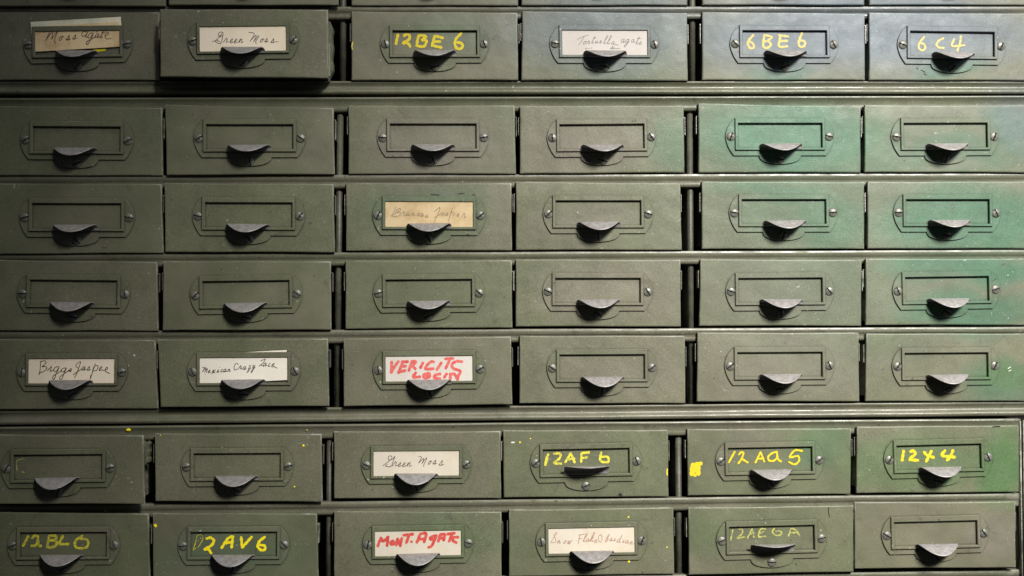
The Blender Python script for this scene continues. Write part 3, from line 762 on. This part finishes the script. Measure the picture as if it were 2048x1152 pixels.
    # painted characters and drips on the front
    def strokes(name, mat, lst, wpx, fh, parent, inv, jit=.14):
        bm = bmesh.new(); FZ[0] = 0.0
        for s in lst:
            q = []
            sm = [Vector(p) for p in spline(s, 1.4 if wpx > 3 else .9)] if len(s) > 1 else [Vector(s[0])]
            for p in sm:
                v = inv @ at(p[0], p[1], fh); q.append(Vector((v.x, v.z)))
            y = (inv @ at(s[0][0], s[0][1], fh)).y
            ribbon(bm, q, wpx * K, y, jit)
        for fc in bm.faces:
            if fc.normal.y > 0: fc.normal_flip()
        me = bpy.data.meshes.new(name); bm.to_mesh(me); bm.free()
        return link(name, me, mat, parent)
    if key in NUM:
        N = NUM[key]; z = N['z']; o = N['o']
        strokes('painted_number', N['m'], [[(o[0] + x / z, o[1] + y / z) for x, y in s] for s in N['s']], N['w'] / z * 1.02, f + .25, root, Mi)
    for nm, mt, wpx, lst in XMARK.get(key, []):
        strokes(nm, mt, lst, wpx, f + .3, root, Mi)
    # paper card standing loose in the frame
    if key in CARDS:
        mt, ink, tk, tilt, dx, dz, ch, lab = CARDS[key]
        wm = Matrix.Translation(base) @ Euler((0, roll, 0)).to_matrix().to_4x4()
        pos = wm @ Vector((hc.x + dx * K, -3.8 * K, hc.z + (dz - 2.5) * K))
        rot = roll + hr - math.radians(tilt)
        bm = bmesh.new(); cw = 177 * sx
        n = 12
        slab(bm, [[(-cw/2, -ch/2), (cw/2, -ch/2), (cw/2 - .6, ch/2), (-cw/2 + .5, ch/2 - .4)]], [(0, -.3), (0, .3)], back=True)
        C = finish(bm, 'paper_card', mt)
        C.location = pos; C.rotation_euler = (0, rot, 0)
        tag(C, lab, 'card', 'paper cards in the drawer frames')
        if key == (0,0):
            bm = bmesh.new()
            slab(bm, [[(-88, -24), (88, -24), (87.5, 30), (-89, 30)]], [(0, -.12), (0, .12)], back=True)
            C2 = finish(bm, 'paper_card', M_PALE)
            C2.location = wm @ Vector((hc.x - 1.0 * K, -3.2 * K, hc.z + 15 * K)); C2.rotation_euler = (0, rot, 0)
            tag(C2, 'pale cream card slip poking out above the frame behind the tan Moss Agate card', 'card')
        ci = (Matrix.Translation(pos) @ Euler((0, rot, 0)).to_matrix().to_4x4()).inverted()
        t = TX[tk]; z = t['z']; o = t['o']
        strokes('handwriting', ink, [[(o[0] + x / z, o[1] + y / z) for x, y in s] for s in t['s']], t['w'] / z * (1.12 if t['w'] < 20 else .95), f + 4.2, C, ci, .08)

for key in FR: build_drawer(key)

# ------------------------------------------------------------------ the three stacked cabinets
RAIL_MID = [(-6, 0), (7.5, -.3), (9.4, -2.4), (10, -5.2), (9.5, -8.5), (8.2, -11.5), (6.6, -14), (6.2, -18), (6.4, -22), (5.2, -25), (2.6, -27), (-6, -27.4)]
RAIL_BOT = [(-6, 0), (7, -.2), (8.6, -1.8), (8.4, -4.5), (6.2, -8), (5.0, -12), (5.6, -16), (8.2, -19), (10.8, -22), (11.4, -25), (10.2, -28), (7, -30.2), (-6, -30.6)]
RAIL_TOP = [(-6, 0), (8.2, -.2), (10.4, -1.6), (10.8, -3.6), (9.4, -6), (7.6, -9), (6.2, -13), (5.4, -18), (5.6, -23), (4.4, -27), (1.5, -29), (-6, -29.4)]
def rail(root, prof, pl, pr, base_f=-14, name='rail', scale=1.0, n=60):
    """sweep a rail profile from photo point pl to pr"""
    A, B = at(*pl, base_f), at(*pr, base_f)
    bm = bmesh.new(); rings = []
    P = spline([tuple(p) for p in prof], 1.2)
    ph = random.uniform(0, 9)
    for i in range(n + 1):
        t = i / n; c = A.lerp(B, t)
        wob = (.35 * math.sin(t * 23 + ph) + .2 * math.sin(t * 61 + ph * 2)) * K
        rings.append([bm.verts.new(Vector((c.x, -(base_f + p[0]) * K + wob, c.z + p[1] * K * scale + wob * .6)) - root.location) for p in P])
    for a, b in zip(rings[:-1], rings[1:]):
        for j in range(len(P) - 1): bm.faces.new((a[j], a[j + 1], b[j + 1], b[j]))
    for r in (rings[0], rings[-1]): bm.faces.new(r)
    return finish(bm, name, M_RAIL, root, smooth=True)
def divider(root, pt, pb, w=13, base_f=-24):
    A, B = at(*pt, base_f), at(*pb, base_f)
    bm = bmesh.new(); rings = []
    for c in (A, B):
        r = []
        for k in range(15):
            a = math.pi * k / 14
            r.append(bm.verts.new(Vector((c.x - math.cos(a) * w / 2 * K, -(base_f + math.sin(a) * 7) * K, c.z)) - root.location))
        rings.append(r)
    for j in range(14): bm.faces.new((rings[0][j], rings[0][j + 1], rings[1][j + 1], rings[1][j]))
    bm.faces.new(rings[0]); bm.faces.new(rings[1]); bm.faces.new((rings[0][0], rings[1][0], rings[1][14], rings[0][14]))
    o = finish(bm, 'divider', M_DIV, root, smooth=True)
    # web behind the bead
    bm = bmesh.new()
    vs = []
    for c, zz in ((A, 0), (B, 0)):
        for dx in (-1.5, 1.5):
            for yy in (-base_f + .3, 440):
                vs.append(bm.verts.new(Vector((c.x + dx * K, yy * K, c.z)) - root.location))
    for q in ((0, 1, 3, 2), (4, 5, 7, 6), (0, 1, 5, 4), (2, 3, 7, 6), (0, 2, 6, 4), (1, 3, 7, 5)): bm.faces.new([vs[i] for i in q])
    finish(bm, 'partition', M_INNER, root)
def wbox(root, name, mat, x0, x1, y0, y1, z0, z1, bev=0):
    bm = bmesh.new()
    bmesh.ops.create_cube(bm, size=1)
    bmesh.ops.scale(bm, vec=(x1 - x0, y1 - y0, z1 - z0), verts=bm.verts)
    bmesh.ops.translate(bm, vec=Vector(((x0 + x1) / 2, (y0 + y1) / 2, (z0 + z1) / 2)) - root.location, verts=bm.verts)
    if bev: bmesh.ops.bevel(bm, geom=bm.edges[:], offset=bev, segments=3, affect='EDGES')
    return finish(bm, name, mat, root, smooth=bool(bev))

def cabinet(label, x0px, x1px, ytop, ybot, tops, divs, side_right=None):
    f = -20
    zt = at(1024, ytop, f).z; zb = at(1024, ybot, f).z
    x0 = at(x0px, 600, f).x; x1 = at(x1px, 600, f).x
    r = bpy.data.objects.new('cabinet', None); COL.objects.link(r)
    r.empty_display_size = .05
    r.location = ((x0 + x1) / 2, .09, zb)
    tag(r, label, 'cabinet', 'stacked steel cabinets')
    t = 3 * K
    yf, yb = 26 * K, 450 * K
    wbox(r, 'back_panel', M_INNER, x0, x1, yb, yb + t, zb, zt)
    wbox(r, 'top_panel', M_INNER, x0 + t, x1 - t, yf, yb - .0002, zt - t - .0012, zt - .0012)
    wbox(r, 'bottom_panel', M_INNER, x0 + t, x1 - t, yf, yb - .0002, zb + .0012, zb + t + .0012)
    wbox(r, 'side_panel', M_RAIL, x0, x0 + t, yf - 10 * K, yb - .0002, zb + .0002, zt - .0002)
    wbox(r, 'side_panel', M_RAIL, x1 - t, x1, yf - 10 * K, yb - .0002, zb + .0002, zt - .0002)
    return r

LX, RX = -70, 2120
def ext(pa, pb, x):
    t = (x - pa[0]) / (pb[0] - pa[0]); return (x, pa[1] + (pb[1] - pa[1]) * t)
top = cabinet('upper steel cabinet, its lower edge resting just above the bright green drawers', LX, RX, -160, 188, None, None)
a, b = (0, 163.5), (2048, 164); rail(top, RAIL_BOT, ext(a, b, LX), ext(a, b, RX), scale=.88)
a, b = (0, 15.5), (2048, 14.5); rail(top, RAIL_MID, ext(a, b, LX), ext(a, b, RX), scale=.92)
a, b = (0, -146), (2048, -146); rail(top, RAIL_TOP, ext(a, b, LX), ext(a, b, RX))
divider(top, (687, -130), (686, 170)); divider(top, (1384, -130), (1384, 170))
mid = cabinet('middle steel cabinet of four drawer rows, from the bright green drawers to the Vericite card', LX, RX, 192, 840, None, None)
a, b = (0, 197.5), (2048, 192.8); rail(mid, RAIL_TOP, ext(a, b, LX), ext(a, b, RX))
for yl, yr in ((352.5, 346.6), (508, 499.5), (662.6, 653)):
    a, b = (0, yl), (2048, yr); rail(mid, RAIL_MID, ext(a, b, LX), ext(a, b, RX))
a, b = (0, 820), (2048, 802.8); rail(mid, RAIL_BOT, ext(a, b, LX), ext(a, b, RX), scale=.95)
divider(mid, (681, 205), (674, 830)); divider(mid, (1379, 205), (1382, 825))
low = cabinet('lower steel cabinet set slightly to the left, ending in black at the right', LX, 2044, 843, 1260, None, None)
a, b = (0, 853), (2034, 836.5); rail(low, RAIL_TOP, ext(a, b, LX), b)
a, b = (0, 1010), (2034, 985.5); rail(low, RAIL_MID, ext(a, b, LX), b)
a, b = (0, 1166), (2034, 1138); rail(low, RAIL_MID, ext(a, b, LX), b)
divider(low, (660, 860), (658, 1200)); divider(low, (1356, 850), (1358, 1200))
# rounded corner post of the lower cabinet
A = at(2035.5, 838, -14); B = at(2043.5, 1200, -14)
wbox(low, 'corner_post', M_RAIL, A.x, B.x, 6 * K, 25 * K, B.z, A.z, bev=3 * K)

# yellow drips on rails of the lower cabinet
def rail_mark(root, px, py, w, mat, f=-3.0):
    p = at(px, py, f)
    bm = bmesh.new(); N = 12
    vs = [bm.verts.new(Vector((p.x + w / 2 * K * 1.2 * math.cos(2 * math.pi * i / N), p.y, p.z + w / 2 * K * .7 * math.sin(2 * math.pi * i / N))) - root.location) for i in range(N)]
    ce = bm.verts.new(Vector((p.x, p.y - .5 * K, p.z)) - root.location)
    for i in range(N): bm.faces.new((vs[i], vs[(i + 1) % N], ce))
    finish(bm, 'paint_drip', mat, root)
rail_mark(low, 257, 859.5, 8, M_YEL, -3.2); rail_mark(low, 212, 1021.5, 6, M_YELFAINT, -4.5); rail_mark(low, 614, 860, 2.5, M_YEL, -3.5)

# ------------------------------------------------------------------ setting: the dark wall and floor behind
def flat(name, mat, pts):
    me = bpy.data.meshes.new(name); me.from_pydata(pts, [], [tuple(range(len(pts)))])
    o = link(name, me, mat); o['kind'] = 'structure'; return o
flat('wall', M_BACK, [(-2, .6, -1), (2, .6, -1), (2, .6, 1.5), (-2, .6, 1.5)])
flat('floor', M_BACK, [(-2, -2, -.55), (2, -2, -.55), (2, .6, -.55), (-2, .6, -.55)])

# ------------------------------------------------------------------ light
w = bpy.data.worlds.new('World'); scene.world = w; w.use_nodes = True
bg = w.node_tree.nodes['Background']; bg.inputs[0].default_value = (.85, .9, 1.0, 1); bg.inputs[1].default_value = .05
def aim(o, tgt):
    o.rotation_euler = (Vector(tgt) - o.location).to_track_quat('-Z', 'Y').to_euler()
ld = bpy.data.lights.new('key_lamp', 'SPOT'); ld.energy = 760; ld.color = (1, .965, .90); ld.shadow_soft_size = .30
ld.spot_size = math.radians(28.6); ld.spot_blend = 1.0
lo = bpy.data.objects.new('key_lamp', ld); COL.objects.link(lo); lo.location = (1.0, -2.10, 1.46); aim(lo, at(1800, 700))
ad = bpy.data.lights.new('cool_sheen_fill', 'AREA'); ad.energy = 3.6; ad.color = (.72, .86, 1.0); ad.shape = 'RECTANGLE'; ad.size = .9; ad.size_y = .7  # added off-frame area light for the bluish sheen at upper right
ao = bpy.data.objects.new('cool_sheen_fill', ad); COL.objects.link(ao); td = bpy.data.lights.new('top_fill', 'AREA'); td.energy = 5.5; td.color = (1, .97, .92); td.shape = 'RECTANGLE'; td.size = 1.6; td.size_y = .3
to = bpy.data.objects.new('top_fill', td); COL.objects.link(to); to.location = (.42, -.42, 1.35); aim(to, (.05, 0, 0))  # added fill from above, brightens pull tops, rail beads and top edges
ao.location = (1.25, -1.15, .95); aim(ao, at(1700, 250))

scene.view_settings.view_transform = 'Standard'
scene.view_settings.look = 'None'
scene.view_settings.exposure = 0
scene.view_settings.gamma = 1
